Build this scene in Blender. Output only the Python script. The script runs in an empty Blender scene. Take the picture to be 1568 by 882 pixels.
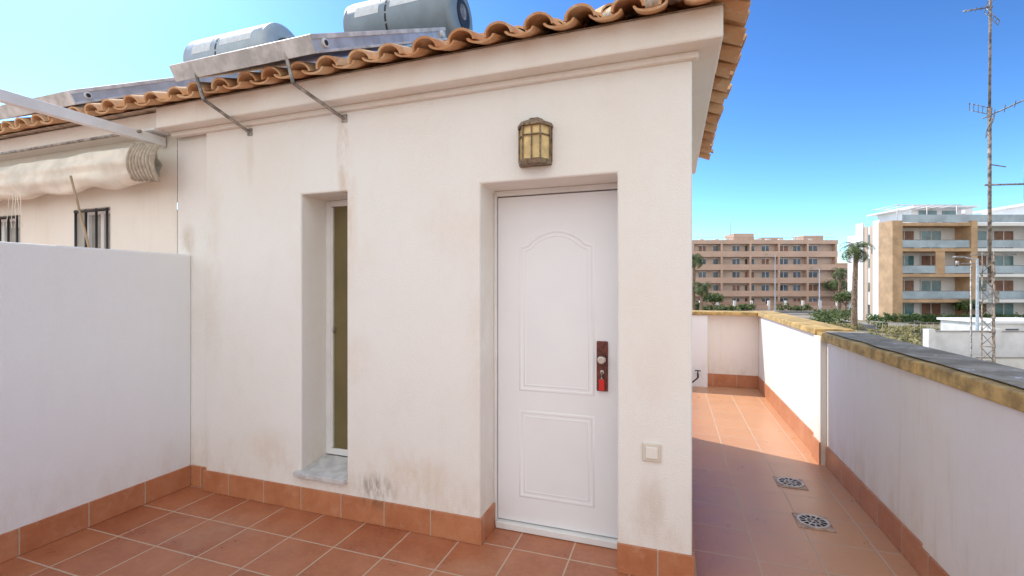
import bpy, bmesh, math, random
from mathutils import Vector, Matrix, noise as mnoise
random.seed(7)
S=bpy.context.scene
COL=S.collection
# ---------------------------------------------------------------- helpers
def link(ob,parent=None):
    COL.objects.link(ob)
    if parent is not None: ob.parent=parent
    return ob
def empty(name,loc=(0,0,0),rz=0):
    e=bpy.data.objects.new(name,None); e.empty_display_size=.2
    e.location=loc; e.rotation_euler=(0,0,rz); return link(e)
def from_bm(bm,name,mat,parent=None,smooth=False,bevel=0,seg=2):
    me=bpy.data.meshes.new(name); bm.normal_update(); bm.to_mesh(me); bm.free()
    mats=mat if isinstance(mat,(list,tuple)) else [mat]
    for m in mats: me.materials.append(m)
    if smooth:
        for p in me.polygons: p.use_smooth=True
    ob=bpy.data.objects.new(name,me); link(ob,parent)
    if bevel>0:
        b=ob.modifiers.new('bev','BEVEL'); b.width=bevel; b.segments=seg; b.limit_method='ANGLE'; b.angle_limit=.6
    return ob
def bbox(bm,x0,x1,y0,y1,z0,z1,mi=0):
    vs=[bm.verts.new(p) for p in [(x0,y0,z0),(x1,y0,z0),(x1,y1,z0),(x0,y1,z0),(x0,y0,z1),(x1,y0,z1),(x1,y1,z1),(x0,y1,z1)]]
    for f in [(0,3,2,1),(4,5,6,7),(0,1,5,4),(1,2,6,5),(2,3,7,6),(3,0,4,7)]:
        fc=bm.faces.new([vs[i] for i in f]); fc.material_index=mi
def box(name,x0,x1,y0,y1,z0,z1,mat,parent=None,bevel=0):
    bm=bmesh.new(); bbox(bm,x0,x1,y0,y1,z0,z1); return from_bm(bm,name,mat,parent,bevel=bevel)
def boxes(name,lst,mat,parent=None,bevel=0):
    bm=bmesh.new()
    for b in lst: bbox(bm,*b)
    return from_bm(bm,name,mat,parent,bevel=bevel)
def btube(bm,p0,p1,r0,r1=None,n=10,caps=True):
    p0=Vector(p0);p1=Vector(p1); r1=r0 if r1 is None else r1
    d=p1-p0
    q=d.to_track_quat('Z','Y').to_matrix()
    a=[];b=[]
    for i in range(n):
        t=2*math.pi*i/n; o=q@Vector((math.cos(t),math.sin(t),0))
        a.append(bm.verts.new(p0+o*r0)); b.append(bm.verts.new(p1+o*r1))
    for i in range(n):
        j=(i+1)%n; bm.faces.new((a[i],a[j],b[j],b[i]))
    if caps:
        bm.faces.new(a[::-1]); bm.faces.new(b)
def tubes(name,segs,r,mat,parent=None,n=8,smooth=True):
    bm=bmesh.new()
    for s in segs: btube(bm,s[0],s[1],s[2] if len(s)>2 else r,n=n)
    ob=from_bm(bm,name,mat,parent)
    if smooth:
        for p in ob.data.polygons:
            if len(p.vertices)==4: p.use_smooth=True
    return ob
# ---------------------------------------------------------------- materials
def newmat(name):
    m=bpy.data.materials.new(name); m.use_nodes=True
    nt=m.node_tree; b=nt.nodes['Principled BSDF']; return m,nt,b
def N(nt,t,**k):
    n=nt.nodes.new(t)
    for a,v in k.items(): setattr(n,a,v)
    return n
def mixc(nt,fac,a,b,blend='MIX'):
    n=N(nt,'ShaderNodeMix',data_type='RGBA',blend_type=blend)
    for sock,val in ((n.inputs[0],fac),(n.inputs[6],a),(n.inputs[7],b)):
        if hasattr(val,'is_linked') or hasattr(val,'links'): nt.links.new(val,sock)
        elif isinstance(val,(int,float)): sock.default_value=val
        else: sock.default_value=(*val,1) if len(val)==3 else val
    return n.outputs[2]
def math_(nt,op,a,b=None,clamp=False):
    n=N(nt,'ShaderNodeMath',operation=op,use_clamp=clamp)
    for s,v in ((n.inputs[0],a),(n.inputs[1],b)):
        if v is None: continue
        if hasattr(v,'links'): nt.links.new(v,s)
        else: s.default_value=v
    return n.outputs[0]
def wpos(nt):
    return N(nt,'ShaderNodeNewGeometry').outputs['Position']
def noise(nt,vec,scale,detail=4,rough=.6,scl=None):
    if scl:
        mp=N(nt,'ShaderNodeMapping'); mp.inputs['Scale'].default_value=scl
        nt.links.new(vec,mp.inputs[0]); vec=mp.outputs[0]
    n=N(nt,'ShaderNodeTexNoise'); n.inputs['Scale'].default_value=scale
    n.inputs['Detail'].default_value=detail; n.inputs['Roughness'].default_value=rough
    nt.links.new(vec,n.inputs['Vector']); return n.outputs[0]
def ramp(nt,fac,lo,hi):
    n=N(nt,'ShaderNodeMapRange',interpolation_type='SMOOTHSTEP'); n.inputs['From Min'].default_value=lo; n.inputs['From Max'].default_value=hi
    nt.links.new(fac,n.inputs[0]); return n.outputs[0]
def bump(nt,b,h,strength,dist):
    n=N(nt,'ShaderNodeBump'); n.inputs['Strength'].default_value=strength; n.inputs['Distance'].default_value=dist
    nt.links.new(h,n.inputs['Height']); nt.links.new(n.outputs[0],b.inputs['Normal'])
def simple(name,c,rough=.6,metal=0,var=.12,scale=4,spec=.5,bmp=0,bscale=60):
    m,nt,b=newmat(name); p=wpos(nt)
    n=noise(nt,p,scale,3)
    dk=tuple(x*(1-var*2) for x in c); lt=tuple(min(1,x*(1+var)) for x in c)
    nt.links.new(mixc(nt,ramp(nt,n,.3,.7),dk,lt),b.inputs['Base Color'])
    b.inputs['Roughness'].default_value=rough; b.inputs['Metallic'].default_value=metal
    b.inputs['Specular IOR Level'].default_value=spec
    if bmp: bump(nt,b,noise(nt,p,bscale,3),bmp,.01)
    return m
def stucco(name,c,stains=(),grime=.3,gz=0.15,streak=.15,patch=.35,bstr=.5):
    m,nt,b=newmat(name); p=wpos(nt)
    sep=N(nt,'ShaderNodeSeparateXYZ'); nt.links.new(p,sep.inputs[0])
    big=ramp(nt,noise(nt,p,1.3,4,.65),.42,.72)
    col=mixc(nt,math_(nt,'MULTIPLY',big,patch),c,(c[0]*.93,c[1]*.86,c[2]*.77))
    midn=noise(nt,p,7,5,.7,(1,1,.45))
    mid=ramp(nt,midn,.5,.75)
    col=mixc(nt,math_(nt,'MULTIPLY',mid,patch*.35),col,(c[0]*.82,c[1]*.78,c[2]*.72))
    if streak:
        st=ramp(nt,noise(nt,p,3,4,.6,(6,6,.5)),.52,.78)
        col=mixc(nt,math_(nt,'MULTIPLY',st,streak),col,(c[0]*.76,c[1]*.69,c[2]*.60))
    if grime:
        g=ramp(nt,sep.outputs[2],gz+.40,gz)
        g=math_(nt,'MULTIPLY',g,math_(nt,'ADD',ramp(nt,midn,.38,.7),.15),True)
        col=mixc(nt,math_(nt,'MULTIPLY',g,grime),col,(.62,.47,.33))
    if stains:
        fine=ramp(nt,noise(nt,p,24,4,.7,(1,1,.3)),.35,.65); coarse=ramp(nt,midn,.3,.62)
    for (cx,cz,rx,rz,sc,ss,ns) in stains:
        v=N(nt,'ShaderNodeVectorMath',operation='SUBTRACT'); nt.links.new(p,v.inputs[0]); v.inputs[1].default_value=(cx,0,cz)
        w=N(nt,'ShaderNodeVectorMath',operation='MULTIPLY'); nt.links.new(v.outputs[0],w.inputs[0]); w.inputs[1].default_value=(1/rx,0,1/rz)
        l=N(nt,'ShaderNodeVectorMath',operation='LENGTH'); nt.links.new(w.outputs[0],l.inputs[0])
        mk=ramp(nt,l.outputs['Value'],1,.15)
        mk=math_(nt,'MULTIPLY',math_(nt,'MULTIPLY',mk,fine if ns>15 else coarse),ss,True)
        col=mixc(nt,mk,col,sc)
    nt.links.new(col,b.inputs['Base Color'])
    b.inputs['Roughness'].default_value=.9; b.inputs['Specular IOR Level'].default_value=.2
    h=math_(nt,'ADD',noise(nt,p,110,3,.7),math_(nt,'MULTIPLY',midn,1.0))
    bump(nt,b,h,bstr,.006)
    return m
M_wall=stucco('stucco_white',(.85,.835,.80),stains=[
    (-2.035,2.42,.06,.42,(.50,.31,.16),.8,9),(-2.0,1.95,.10,.6,(.68,.51,.36),.5,6),
    (-2.83,2.45,.05,.3,(.6,.48,.36),.35,9),(-1.78,.23,.22,.12,(.22,.17,.12),.75,26),
    (-1.55,.32,.45,.25,(.70,.55,.38),.5,9),(-.10,.40,.10,.24,(.60,.50,.40),.42,12),
    (-2.6,.34,.35,.25,(.70,.56,.42),.35,9),(-3.2,1.6,.15,1.2,(.70,.60,.50),.3,5),
    (-1.95,1.05,.22,.22,(.72,.58,.46),.3,9),(-1.2,1.9,.4,.3,(.76,.66,.56),.25,9),(-.15,1.1,.2,.8,(.76,.67,.58),.25,9),
    (-3.5,1.85,.12,.18,(.45,.33,.22),.45,9),(-1.05,1.3,.16,1.1,(.72,.61,.50),.32,5)],grime=.34,streak=.05,patch=.32)
M_part=stucco('stucco_partition',(.83,.83,.83),grime=.2,patch=.12,streak=.05)
M_neigh=stucco('stucco_neighbour',(.84,.80,.72),grime=0,patch=.4,streak=.15)
M_par=stucco('stucco_parapet',(.85,.80,.745),grime=.35,patch=.3,streak=.28)
M_corn=stucco('stucco_cornice',(.85,.82,.77),grime=0,patch=.4,streak=.12)
def tilemat(name,c1,c2,mortar,w=.328,off=(0,0,0),ms=.005,rough=.30):
    m,nt,b=newmat(name); p=wpos(nt)
    mp=N(nt,'ShaderNodeMapping'); mp.inputs['Location'].default_value=off; nt.links.new(p,mp.inputs[0])
    br=N(nt,'ShaderNodeTexBrick',offset=0.0,squash=1.0)
    br.inputs['Scale'].default_value=1; br.inputs['Mortar Size'].default_value=ms; br.inputs['Mortar Smooth'].default_value=.2
    br.inputs['Bias'].default_value=0; br.inputs['Brick Width'].default_value=w; br.inputs['Row Height'].default_value=w
    br.inputs['Color1'].default_value=(0,0,0,1); br.inputs['Color2'].default_value=(1,1,1,1); br.inputs['Mortar'].default_value=(.5,.5,.5,1)
    nt.links.new(mp.outputs[0],br.inputs['Vector'])
    cl=noise(nt,p,5,6,.68); fn=noise(nt,p,40,3,.7)
    f=math_(nt,'ADD',math_(nt,'MULTIPLY',br.outputs['Color'],.45),math_(nt,'MULTIPLY',ramp(nt,cl,.3,.7),.55))
    col=mixc(nt,f,c1,c2)
    col=mixc(nt,math_(nt,'MULTIPLY',ramp(nt,fn,.5,.8),.35),col,(c2[0]*1.2,c2[1]*1.3,c2[2]*1.35))
    dirt=ramp(nt,noise(nt,p,1.6,6,.7),.5,.75)
    col=mixc(nt,math_(nt,'MULTIPLY',dirt,.35),col,(.50,.35,.25))
    # lighter tone painted over the side passage in place of missing light and sheen
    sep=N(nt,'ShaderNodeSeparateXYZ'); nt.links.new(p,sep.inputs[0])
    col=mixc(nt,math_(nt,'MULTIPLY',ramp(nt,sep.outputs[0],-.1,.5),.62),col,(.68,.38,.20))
    col=mixc(nt,br.outputs['Fac'],col,mortar)
    nt.links.new(col,b.inputs['Base Color'])
    r=math_(nt,'ADD',math_(nt,'MULTIPLY',cl,.35),rough-.15); r=math_(nt,'ADD',r,math_(nt,'MULTIPLY',br.outputs['Fac'],.4),True)
    nt.links.new(r,b.inputs['Roughness'])
    h=math_(nt,'SUBTRACT',math_(nt,'MULTIPLY',cl,.35),br.outputs['Fac']); bump(nt,b,h,.5,.004)
    return m
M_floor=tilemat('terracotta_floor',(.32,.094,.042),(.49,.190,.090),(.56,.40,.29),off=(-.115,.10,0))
def skirtmat(name,ax):
    m,nt,b=newmat(name); p=wpos(nt)
    sep=N(nt,'ShaderNodeSeparateXYZ'); nt.links.new(p,sep.inputs[0])
    u=math_(nt,'DIVIDE',math_(nt,'ADD',sep.outputs[ax],20.0+(.08 if ax==0 else .1)),.328)
    fr=math_(nt,'FRACT',u)
    e=math_(nt,'MINIMUM',fr,math_(nt,'SUBTRACT',1.0,fr)); mk=ramp(nt,e,.016,.006)
    wn=N(nt,'ShaderNodeTexWhiteNoise',noise_dimensions='1D'); nt.links.new(math_(nt,'FLOOR',u),wn.inputs['W'])
    cl=noise(nt,p,6,6,.7)
    f=math_(nt,'ADD',math_(nt,'MULTIPLY',wn.outputs['Value'],.4),math_(nt,'MULTIPLY',ramp(nt,cl,.3,.7),.6))
    col=mixc(nt,f,(.42,.145,.062),(.56,.245,.12))
    col=mixc(nt,math_(nt,'MULTIPLY',ramp(nt,noise(nt,p,14,5,.7),.5,.8),.4),col,(.60,.40,.28))
    if ax==0: # mould patch under the window
        v=N(nt,'ShaderNodeVectorMath',operation='SUBTRACT'); nt.links.new(p,v.inputs[0]); v.inputs[1].default_value=(-1.78,2.5,.17)
        w=N(nt,'ShaderNodeVectorMath',operation='MULTIPLY'); nt.links.new(v.outputs[0],w.inputs[0]); w.inputs[1].default_value=(1/.2,0,1/.10)
        l=N(nt,'ShaderNodeVectorMath',operation='LENGTH'); nt.links.new(w.outputs[0],l.inputs[0])
        mk2=math_(nt,'MULTIPLY',ramp(nt,l.outputs['Value'],1,.2),ramp(nt,noise(nt,p,24,4,.7,(1,1,.3)),.4,.6))
        col=mixc(nt,math_(nt,'MULTIPLY',mk2,.6),col,(.16,.09,.05))
    col=mixc(nt,mk,col,(.50,.37,.28))
    nt.links.new(col,b.inputs['Base Color']); b.inputs['Roughness'].default_value=.45
    bump(nt,b,math_(nt,'SUBTRACT',math_(nt,'MULTIPLY',cl,.3),mk),.5,.004)
    return m
M_skx=skirtmat('terracotta_skirting_x',0); M_sky=skirtmat('terracotta_skirting_y',1)
m,nt,b=newmat('clay_roof_tile'); p=wpos(nt)
cell=N(nt,'ShaderNodeTexVoronoi'); cell.inputs['Scale'].default_value=4.5; nt.links.new(p,cell.inputs['Vector'])
bw=N(nt,'ShaderNodeSeparateColor'); nt.links.new(cell.outputs['Color'],bw.inputs[0])
col=mixc(nt,bw.outputs[0],(.56,.28,.13),(.70,.45,.25))
col=mixc(nt,ramp(nt,noise(nt,p,14,5,.75),.48,.75),col,(.66,.52,.36))
col=mixc(nt,math_(nt,'MULTIPLY',ramp(nt,noise(nt,p,32,4,.7),.58,.76),.6),col,(.17,.11,.07))
nt.links.new(col,b.inputs['Base Color']); b.inputs['Roughness'].default_value=.85
bump(nt,b,noise(nt,p,60,3),.4,.004); M_clay=m
M_mortar=simple('roof_mortar',(.55,.46,.37),.95,var=.2,scale=20,bmp=.6)
M_door=simple('door_white_paint',(.83,.84,.86),.36,var=.015,scale=2,bmp=.06,bscale=18)
M_frame=simple('white_aluminium',(.80,.80,.79),.4,var=.04)
M_glassd=simple('window_glass_olive',(.17,.135,.055),.15,var=.12,scale=1.5,spec=.5)
M_marble=simple('sill_marble',(.60,.60,.60),.4,var=.10,scale=14)
M_dark=simple('dark_gap',(.02,.018,.016),.9)
M_black=simple('black_iron',(.025,.025,.027),.5)
M_galv=simple('galvanised_steel',(.34,.31,.28),.5,metal=.4,var=.3,scale=18)
M_alu=simple('collector_aluminium',(.50,.55,.62),.42,metal=.2,var=.12,scale=6)
M_aluw=simple('collector_frame_light',(.66,.66,.66),.5,metal=.1,var=.15,scale=8)
M_cglass=simple('collector_glass',(.02,.03,.06),.08,spec=.8)
M_tank=simple('tank_grey_paint',(.24,.30,.35),.45,metal=.1,var=.06,scale=5)
M_tankw=simple('tank_light_paint',(.42,.50,.56),.45,metal=.1,var=.06,scale=5)
M_label=simple('tank_label',(.72,.76,.78),.5,var=.06,scale=30)
M_bronze=simple('lantern_bronze',(.24,.17,.11),.5,metal=.3,var=.3,scale=40)
M_amber=simple('lantern_amber_glass',(.74,.55,.24),.3,var=.14,scale=14)
M_switch=simple('switch_plastic',(.70,.65,.55),.4,var=.03)
M_switch2=simple('switch_rocker',(.82,.80,.74),.35,var=.02)
M_wood=simple('lock_plate_brown',(.15,.035,.022),.35,var=.3,scale=60)
M_chrome=simple('brushed_steel',(.6,.58,.55),.3,metal=.9,var=.05)
M_red=simple('key_tag_red',(.65,.02,.015),.4,var=.05)
M_ochre=simple('coping_ochre_paint',(.55,.36,.13),.85,var=.22,scale=11,bmp=.5)
M_cream=simple('awning_canvas',(.78,.73,.63),.9,var=.08,scale=5,bmp=.2,bscale=160)
M_fringe=simple('awning_frayed_hem',(.50,.43,.34),.95,var=.12,scale=30)
M_whitemetal=simple('pergola_white_paint',(.82,.82,.82),.4,var=.05,scale=6)
m,nt,b=newmat('coping_grey_cement'); p=wpos(nt)
col=mixc(nt,ramp(nt,noise(nt,p,5,6,.7),.35,.7),(.26,.22,.165),(.46,.40,.32))
col=mixc(nt,ramp(nt,noise(nt,p,9,5,.75),.60,.68),col,(.70,.68,.65))
col=mixc(nt,math_(nt,'MULTIPLY',ramp(nt,noise(nt,p,3,5,.7),.56,.7),.6),col,(.46,.33,.16))
nt.links.new(col,b.inputs['Base Color']); b.inputs['Roughness'].default_value=.95; b.inputs['Specular IOR Level'].default_value=.1
bump(nt,b,noise(nt,p,50,4,.7),.6,.006); M_cem=m

# ---------------------------------------------------------------- terrace floor
WY=2.5; CX=.093; BY=5.03
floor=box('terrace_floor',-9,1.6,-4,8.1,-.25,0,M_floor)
# ---------------------------------------------------------------- house
house=empty('rooftop_stair_house')
def wall_grid(bm,xc,zc,y,holes,depth):
    def hole(x,z):
        for h in holes:
            if h[0]<x<h[1] and h[2]<z<h[3]: return h
    for i in range(len(xc)-1):
        for j in range(len(zc)-1):
            if hole((xc[i]+xc[i+1])/2,(zc[j]+zc[j+1])/2): continue
            bm.faces.new([bm.verts.new(q) for q in [(xc[i],y,zc[j]),(xc[i+1],y,zc[j]),(xc[i+1],y,zc[j+1]),(xc[i],y,zc[j+1])]])
    for h in holes:
        d=y+depth
        zs=[z for z in zc if h[2]<=z<=h[3]]; xs=[x for x in xc if h[0]<=x<=h[1]]
        for a,c in zip(zs,zs[1:]):
            bm.faces.new([bm.verts.new(q) for q in [(h[0],y,a),(h[0],y,c),(h[0],d,c),(h[0],d,a)]])
            bm.faces.new([bm.verts.new(q) for q in [(h[1],y,a),(h[1],d,a),(h[1],d,c),(h[1],y,c)]])
        for a,c in zip(xs,xs[1:]):
            bm.faces.new([bm.verts.new(q) for q in [(a,y,h[3]),(c,y,h[3]),(c,d,h[3]),(a,d,h[3])]])
            if h[2]>.01: bm.faces.new([bm.verts.new(q) for q in [(a,y,h[2]),(a,d,h[2]),(c,d,h[2]),(c,y,h[2])]])
DX0,DX1,DZ=-1.064,-.277,2.108
WX0,WX1,WZ0,WZ1=-2.378,-2.005,.255,2.131
bm=bmesh.new()
xc=[-3.265,WX0,WX1,DX0,DX1,CX]; zc=[0,WZ0,DZ,WZ1,2.69]
wall_grid(bm,xc,zc,WY,[(DX0,DX1,0,DZ),(WX0,WX1,WZ0,WZ1)],.26)
for a,c in zip(zc,zc[1:]):
    bm.faces.new([bm.verts.new(q) for q in [(CX,WY,a),(CX,BY,a),(CX,BY,c),(CX,WY,c)]])
    bm.faces.new([bm.verts.new(q) for q in [(-3.265,BY,a),(-3.265,BY,c),(CX,BY,c),(CX,BY,a)]])
    bm.faces.new([bm.verts.new(q) for q in [(-3.265,WY,a),(-3.265,WY,c),(-3.265,WY+.04,c),(-3.265,WY+.04,a)]])
bmesh.ops.remove_doubles(bm,verts=bm.verts,dist=.0005)
bmesh.ops.recalc_face_normals(bm,faces=bm.faces)
walls=from_bm(bm,'walls',M_wall,house,bevel=.012,seg=3)
SK=.155; t=.012
boxes('skirting_front',[(-3.265,DX0,WY-t,WY+.002,0.001,SK),(DX1,CX+t,WY-t,WY+.002,.001,SK)],M_skx,house,bevel=.003)
boxes('skirting_side',[(DX0-.001,DX0+t,WY-t,WY+.215,.001,SK-.002),(CX-.001,CX+t,WY+.002,BY,.001,SK-.002),(-3.265-t,-3.264,WY-t-.001,WY+.04,.001,SK-.002)],M_sky,house,bevel=.003)
# ---- cornice
F=2.38; FX=.226; CZ0=2.68; CZ1=2.836
bm=bmesh.new()
bbox(bm,-3.62,FX,F,WY+.3,CZ0,CZ1)
bbox(bm,-.2,FX-.002,WY+.28,BY+.13,CZ0+.001,CZ1-.001)
from_bm(bm,'eave_cornice',M_corn,house,bevel=.012)
box('eave_cornice_bead',-3.60,CX+.03,WY-.028,WY+.02,CZ0-.035,CZ0+.002,M_corn,house,bevel=.01)
# ---- door
dy=WY+.232
door=empty('entrance_door'); door.parent=house
L0,L1=-1.042,-.292
DB=.05; DT=2.068
boxes('frame',[(DX0+.001,L0-.004,dy-.012,dy+.05,0.003,DZ-.001),(L1+.004,DX1-.001,dy-.012,dy+.05,.003,DZ-.001),
               (L0-.004,L1+.004,dy-.012,dy+.05,DT+.006,DZ-.001)],M_frame,door,bevel=.003)
box('threshold',L0-.004,L1+.004,dy-.03,dy+.05,.003,DB-.007,M_frame,door,bevel=.004)
box('gap_backing',DX0+.002,DX1-.002,dy+.052,dy+.06,.004,DZ-.004,M_dark,door)
box('leaf',L0,L1,dy+.004,dy+.045,DB,DT,M_door,door,bevel=.003)
def bead(name,pts,r,mat,parent,y):
    bm=bmesh.new(); n=len(pts); prof=[(-r,0),(-r*.6,-.3*r),(0,-.42*r),(r*.6,-.3*r),(r,0)]
    rings=[]
    for i in range(n):
        a=Vector(pts[i-1]);c=Vector(pts[(i+1)%n]);p=Vector(pts[i])
        d1=(p-a).normalized(); d2=(c-p).normalized(); tt=(d1+d2).normalized(); nn=Vector((-tt.y,tt.x))
        k=1/max(.5,nn.dot(Vector((-d1.y,d1.x))))
        rings.append([bm.verts.new((p.x+nn.x*o*k,y+h,p.y+nn.y*o*k)) for o,h in prof])
    for i in range(n):
        A=rings[i];B=rings[(i+1)%n]
        for j in range(len(prof)-1): bm.faces.new((A[j],A[j+1],B[j+1],B[j]))
    bmesh.ops.recalc_face_normals(bm,faces=bm.faces)
    from_bm(bm,name,mat,parent,smooth=True)
def archpath(x0,x1,z0,z1,zs,ins=0):
    x0+=ins;x1-=ins;z0+=ins;z1-=ins;zs-=ins*.6
    pts=[(x0,z0),(x1,z0),(x1,zs)]
    w=x1-x0
    sh=w*.10
    pts.append((x1-.02,zs+.004))
    for i in range(0,13):
        tt=i/12; x=x1-sh-(w-2*sh)*tt
        pts.append((x,zs+.012+(z1-zs-.012)*math.sin(math.pi*tt)**.8))
    pts.append((x0+.02,zs+.004)); pts.append((x0,zs))
    return pts
for k,ins in enumerate((0,.028)):
    bead('panel_moulding_upper_%d'%k,archpath(-.890,-.444,.873,1.845,1.75,ins),.011 if k==0 else .007,M_door,door,dy+.0045)
    x0,x1,z0,z1=-.890+ins,-.444-ins,.215+ins,.735-ins
    bead('panel_moulding_lower_%d'%k,[(x0,z0),(x1,z0),(x1,z1),(x0,z1)],.011 if k==0 else .007,M_door,door,dy+.0045)
lx=-.388
box('lock_plate',lx-.033,lx+.033,dy-.008,dy+.004,.897,1.190,M_wood,door,bevel=.006)
bm=bmesh.new(); btube(bm,(lx,dy-.008,1.085),(lx,dy-.03,1.085),.012,n=16); btube(bm,(lx,dy-.03,1.085),(lx,dy-.055,1.085),.025,.021,n=20)
btube(bm,(lx,dy-.008,1.01),(lx,dy-.016,1.01),.012,n=16)
from_bm(bm,'knob',M_chrome,door,bevel=.003)
boxes('lock_inset',[(lx-.004,lx+.004,dy-.036,dy-.015,.985,1.015)],M_galv,door,bevel=.002)
box('key_tag',lx-.016,lx+.016,dy-.034,dy-.024,.905,.972,M_red,door,bevel=.006)
tubes('key_ring',[((lx,dy-.03,.985),(lx-.006,dy-.03,.965)),((lx,dy-.03,.985),(lx+.006,dy-.03,.965))],.0018,M_chrome,door)
# ---- window
win=empty('narrow_window'); win.parent=house
wy=WY+.235
boxes('frame',[(WX0+.001,WX0+.045,wy,wy+.04,WZ0+.045,WZ1-.001),(WX1-.045,WX1-.001,wy,wy+.04,WZ0+.045,WZ1-.001),
  (WX0+.045,WX1-.045,wy,wy+.04,WZ1-.045,WZ1-.001),(WX0+.045,WX1-.045,wy,wy+.04,WZ0+.045,WZ0+.09)],M_frame,win,bevel=.004)
boxes('sash',[(WX0+.052,WX0+.066,wy-.006,wy+.02,WZ0+.095,WZ1-.05),(WX1-.066,WX1-.052,wy-.006,wy+.02,WZ0+.095,WZ1-.05)],M_frame,win,bevel=.003)
box('glass',WX0+.045,WX1-.045,wy+.012,wy+.018,WZ0+.09,WZ1-.045,M_glassd,win)
box('latch',WX0+.070,WX0+.080,wy-.012,wy+.011,1.18,1.22,M_galv,win,bevel=.002)
bm=bmesh.new()
vs=[(WX0-.035,WY-.035,WZ0-.008),(WX1+.004,WY-.035,WZ0-.008),(WX1+.004,WY+.235,WZ0+.03),(WX0+.002,WY+.235,WZ0+.03),(WX0+.002,WY-.001,WZ0-.003),(WX0-.035,WY-.001,WZ0-.003)]
top=[bm.verts.new((x,y,z+.012)) for x,y,z in vs]; bot=[bm.verts.new((x,y,z-.018)) for x,y,z in vs]
bm.faces.new(top); bm.faces.new(bot[::-1])
for i in range(6):
    j=(i+1)%6; bm.faces.new((bot[i],bot[j],top[j],top[i]))
bmesh.ops.recalc_face_normals(bm,faces=bm.faces)
from_bm(bm,'sill',M_marble,win,bevel=.004)
# ---- roof deck + tiles (hip at the right hand end)
EZ=2.80; pitch=math.radians(24); TP=math.tan(pitch)
EX,EYf,EYb=.335,2.265,5.27; RY=(EYf+EYb)/2; RX=EX-(RY-EYf); RZ=EZ+(RY-EYf)*TP
bm=bmesh.new()
def P(x,y,z): return bm.verts.new((x,y,z))
ix,iyf,iyb=FX,F,BY+.13
zi=EZ+(F-EYf)*TP-.012
a=P(-9,iyf,zi);b_=P(ix,iyf,zi);c=P(ix,iyb,zi);d=P(-9,iyb,zi);e=P(-9,RY,RZ-.03);f=P(RX,RY,RZ-.03)
for fc in [(a,b_,f,e),(b_,c,f),(c,d,e,f),(a,d,c,b_)]: bm.faces.new(fc)
from_bm(bm,'roof_deck',M_mortar,house)
def tile(bm,o,U,V,W,length,r0,r1,up,thick=.012,n=8,lift=.0,sq=.8):
    rows=[]
    for (vv,r,lf) in ((0,r0,lift),(length,r1,0)):
        ou=[];inn=[]
        for i in range(n+1):
            th=math.pi*i/n
            cu,cw=math.cos(th),math.sin(th)*(1 if up else -1)*sq
            ou.append(bm.verts.new(o+V*vv+W*lf+U*cu*r+W*cw*r))
            inn.append(bm.verts.new(o+V*vv+W*lf+U*cu*(r-thick)+W*cw*(r-thick/sq)))
        rows.append((ou,inn))
    (o0,i0),(o1,i1)=rows
    for i in range(n):
        for q in ((o0[i],o0[i+1],o1[i+1],o1[i]),(i0[i+1],i0[i],i1[i],i1[i+1])):
            fc=bm.faces.new(q); fc.smooth=True
        bm.faces.new([bm.verts.new(v.co) for v in (o0[i+1],o0[i],i0[i],i0[i+1])])
def slope(bm,origin,U,H,ulen_fn,n_u,maxh,per=.217,course=.36):
    V=(H*math.cos(pitch)+Vector((0,0,math.sin(pitch)))).normalized(); W=U.cross(V)
    if W.z<0: W=-W
    for i in range(n_u):
        for ph in (0,1):
            u=(i+.5*ph)*per+per*.5
            mh=ulen_fn(u); k=0
            while k*course*math.cos(pitch)<min(maxh,mh)-.06:
                j=random.uniform(-.008,.008)
                jv=random.uniform(-.016,.016)
                up=(ph==0)
                o=origin+U*(u+j)+V*(k*course+jv)+W*((.006 if up else .024)+random.uniform(-.004,.004))
                tl=min(.43,(mh-k*course*math.cos(pitch))/math.cos(pitch)+.1)
                tile(bm,o,U,V,W,max(tl,.15),.080,.068,up,lift=.016 if up else .010,sq=.80 if up else .42,n=10)
                k+=1
bm=bmesh.new()
slope(bm,Vector((EX,EYf,EZ)),Vector((-1,0,0)),Vector((0,1,0)),lambda u:u,42,RY-EYf)
slope(bm,Vector((EX,EYf,EZ)),Vector((0,1,0)),Vector((-1,0,0)),lambda u:min(u,(EYb-EYf)-u),13,RY-EYf)
def caps(bm,p0,p1,step=.34):
    d=(p1-p0); L=d.length; V=d.normalized(); U=V.cross(Vector((0,0,1))).normalized(); W=U.cross(V)
    if W.z<0: W=-W
    k=0
    while k*step<L:
        tile(bm,p0+V*k*step+W*.055,U,V,W,.42,.095,.08,True,lift=.02); k+=1
caps(bm,Vector((EX-.02,EYf+.02,EZ+.02)),Vector((RX,RY,RZ+.02)))
caps(bm,Vector((EX-.02,EYb-.02,EZ+.02)),Vector((RX,RY,RZ+.02)))
caps(bm,Vector((RX,RY,RZ+.03)),Vector((-8.8,RY,RZ+.03)))
from_bm(bm,'roof_tiles',M_clay,house)
bm=bmesh.new()
for o in (-1,1):
    btube(bm,(EX-.10+o*.07,EYf+.10+o*.07,EZ+.085),(RX+o*.07,RY+o*.07,RZ+.05),.035,n=8)
from_bm(bm,'hip_mortar',M_mortar,house,smooth=True)

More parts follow.
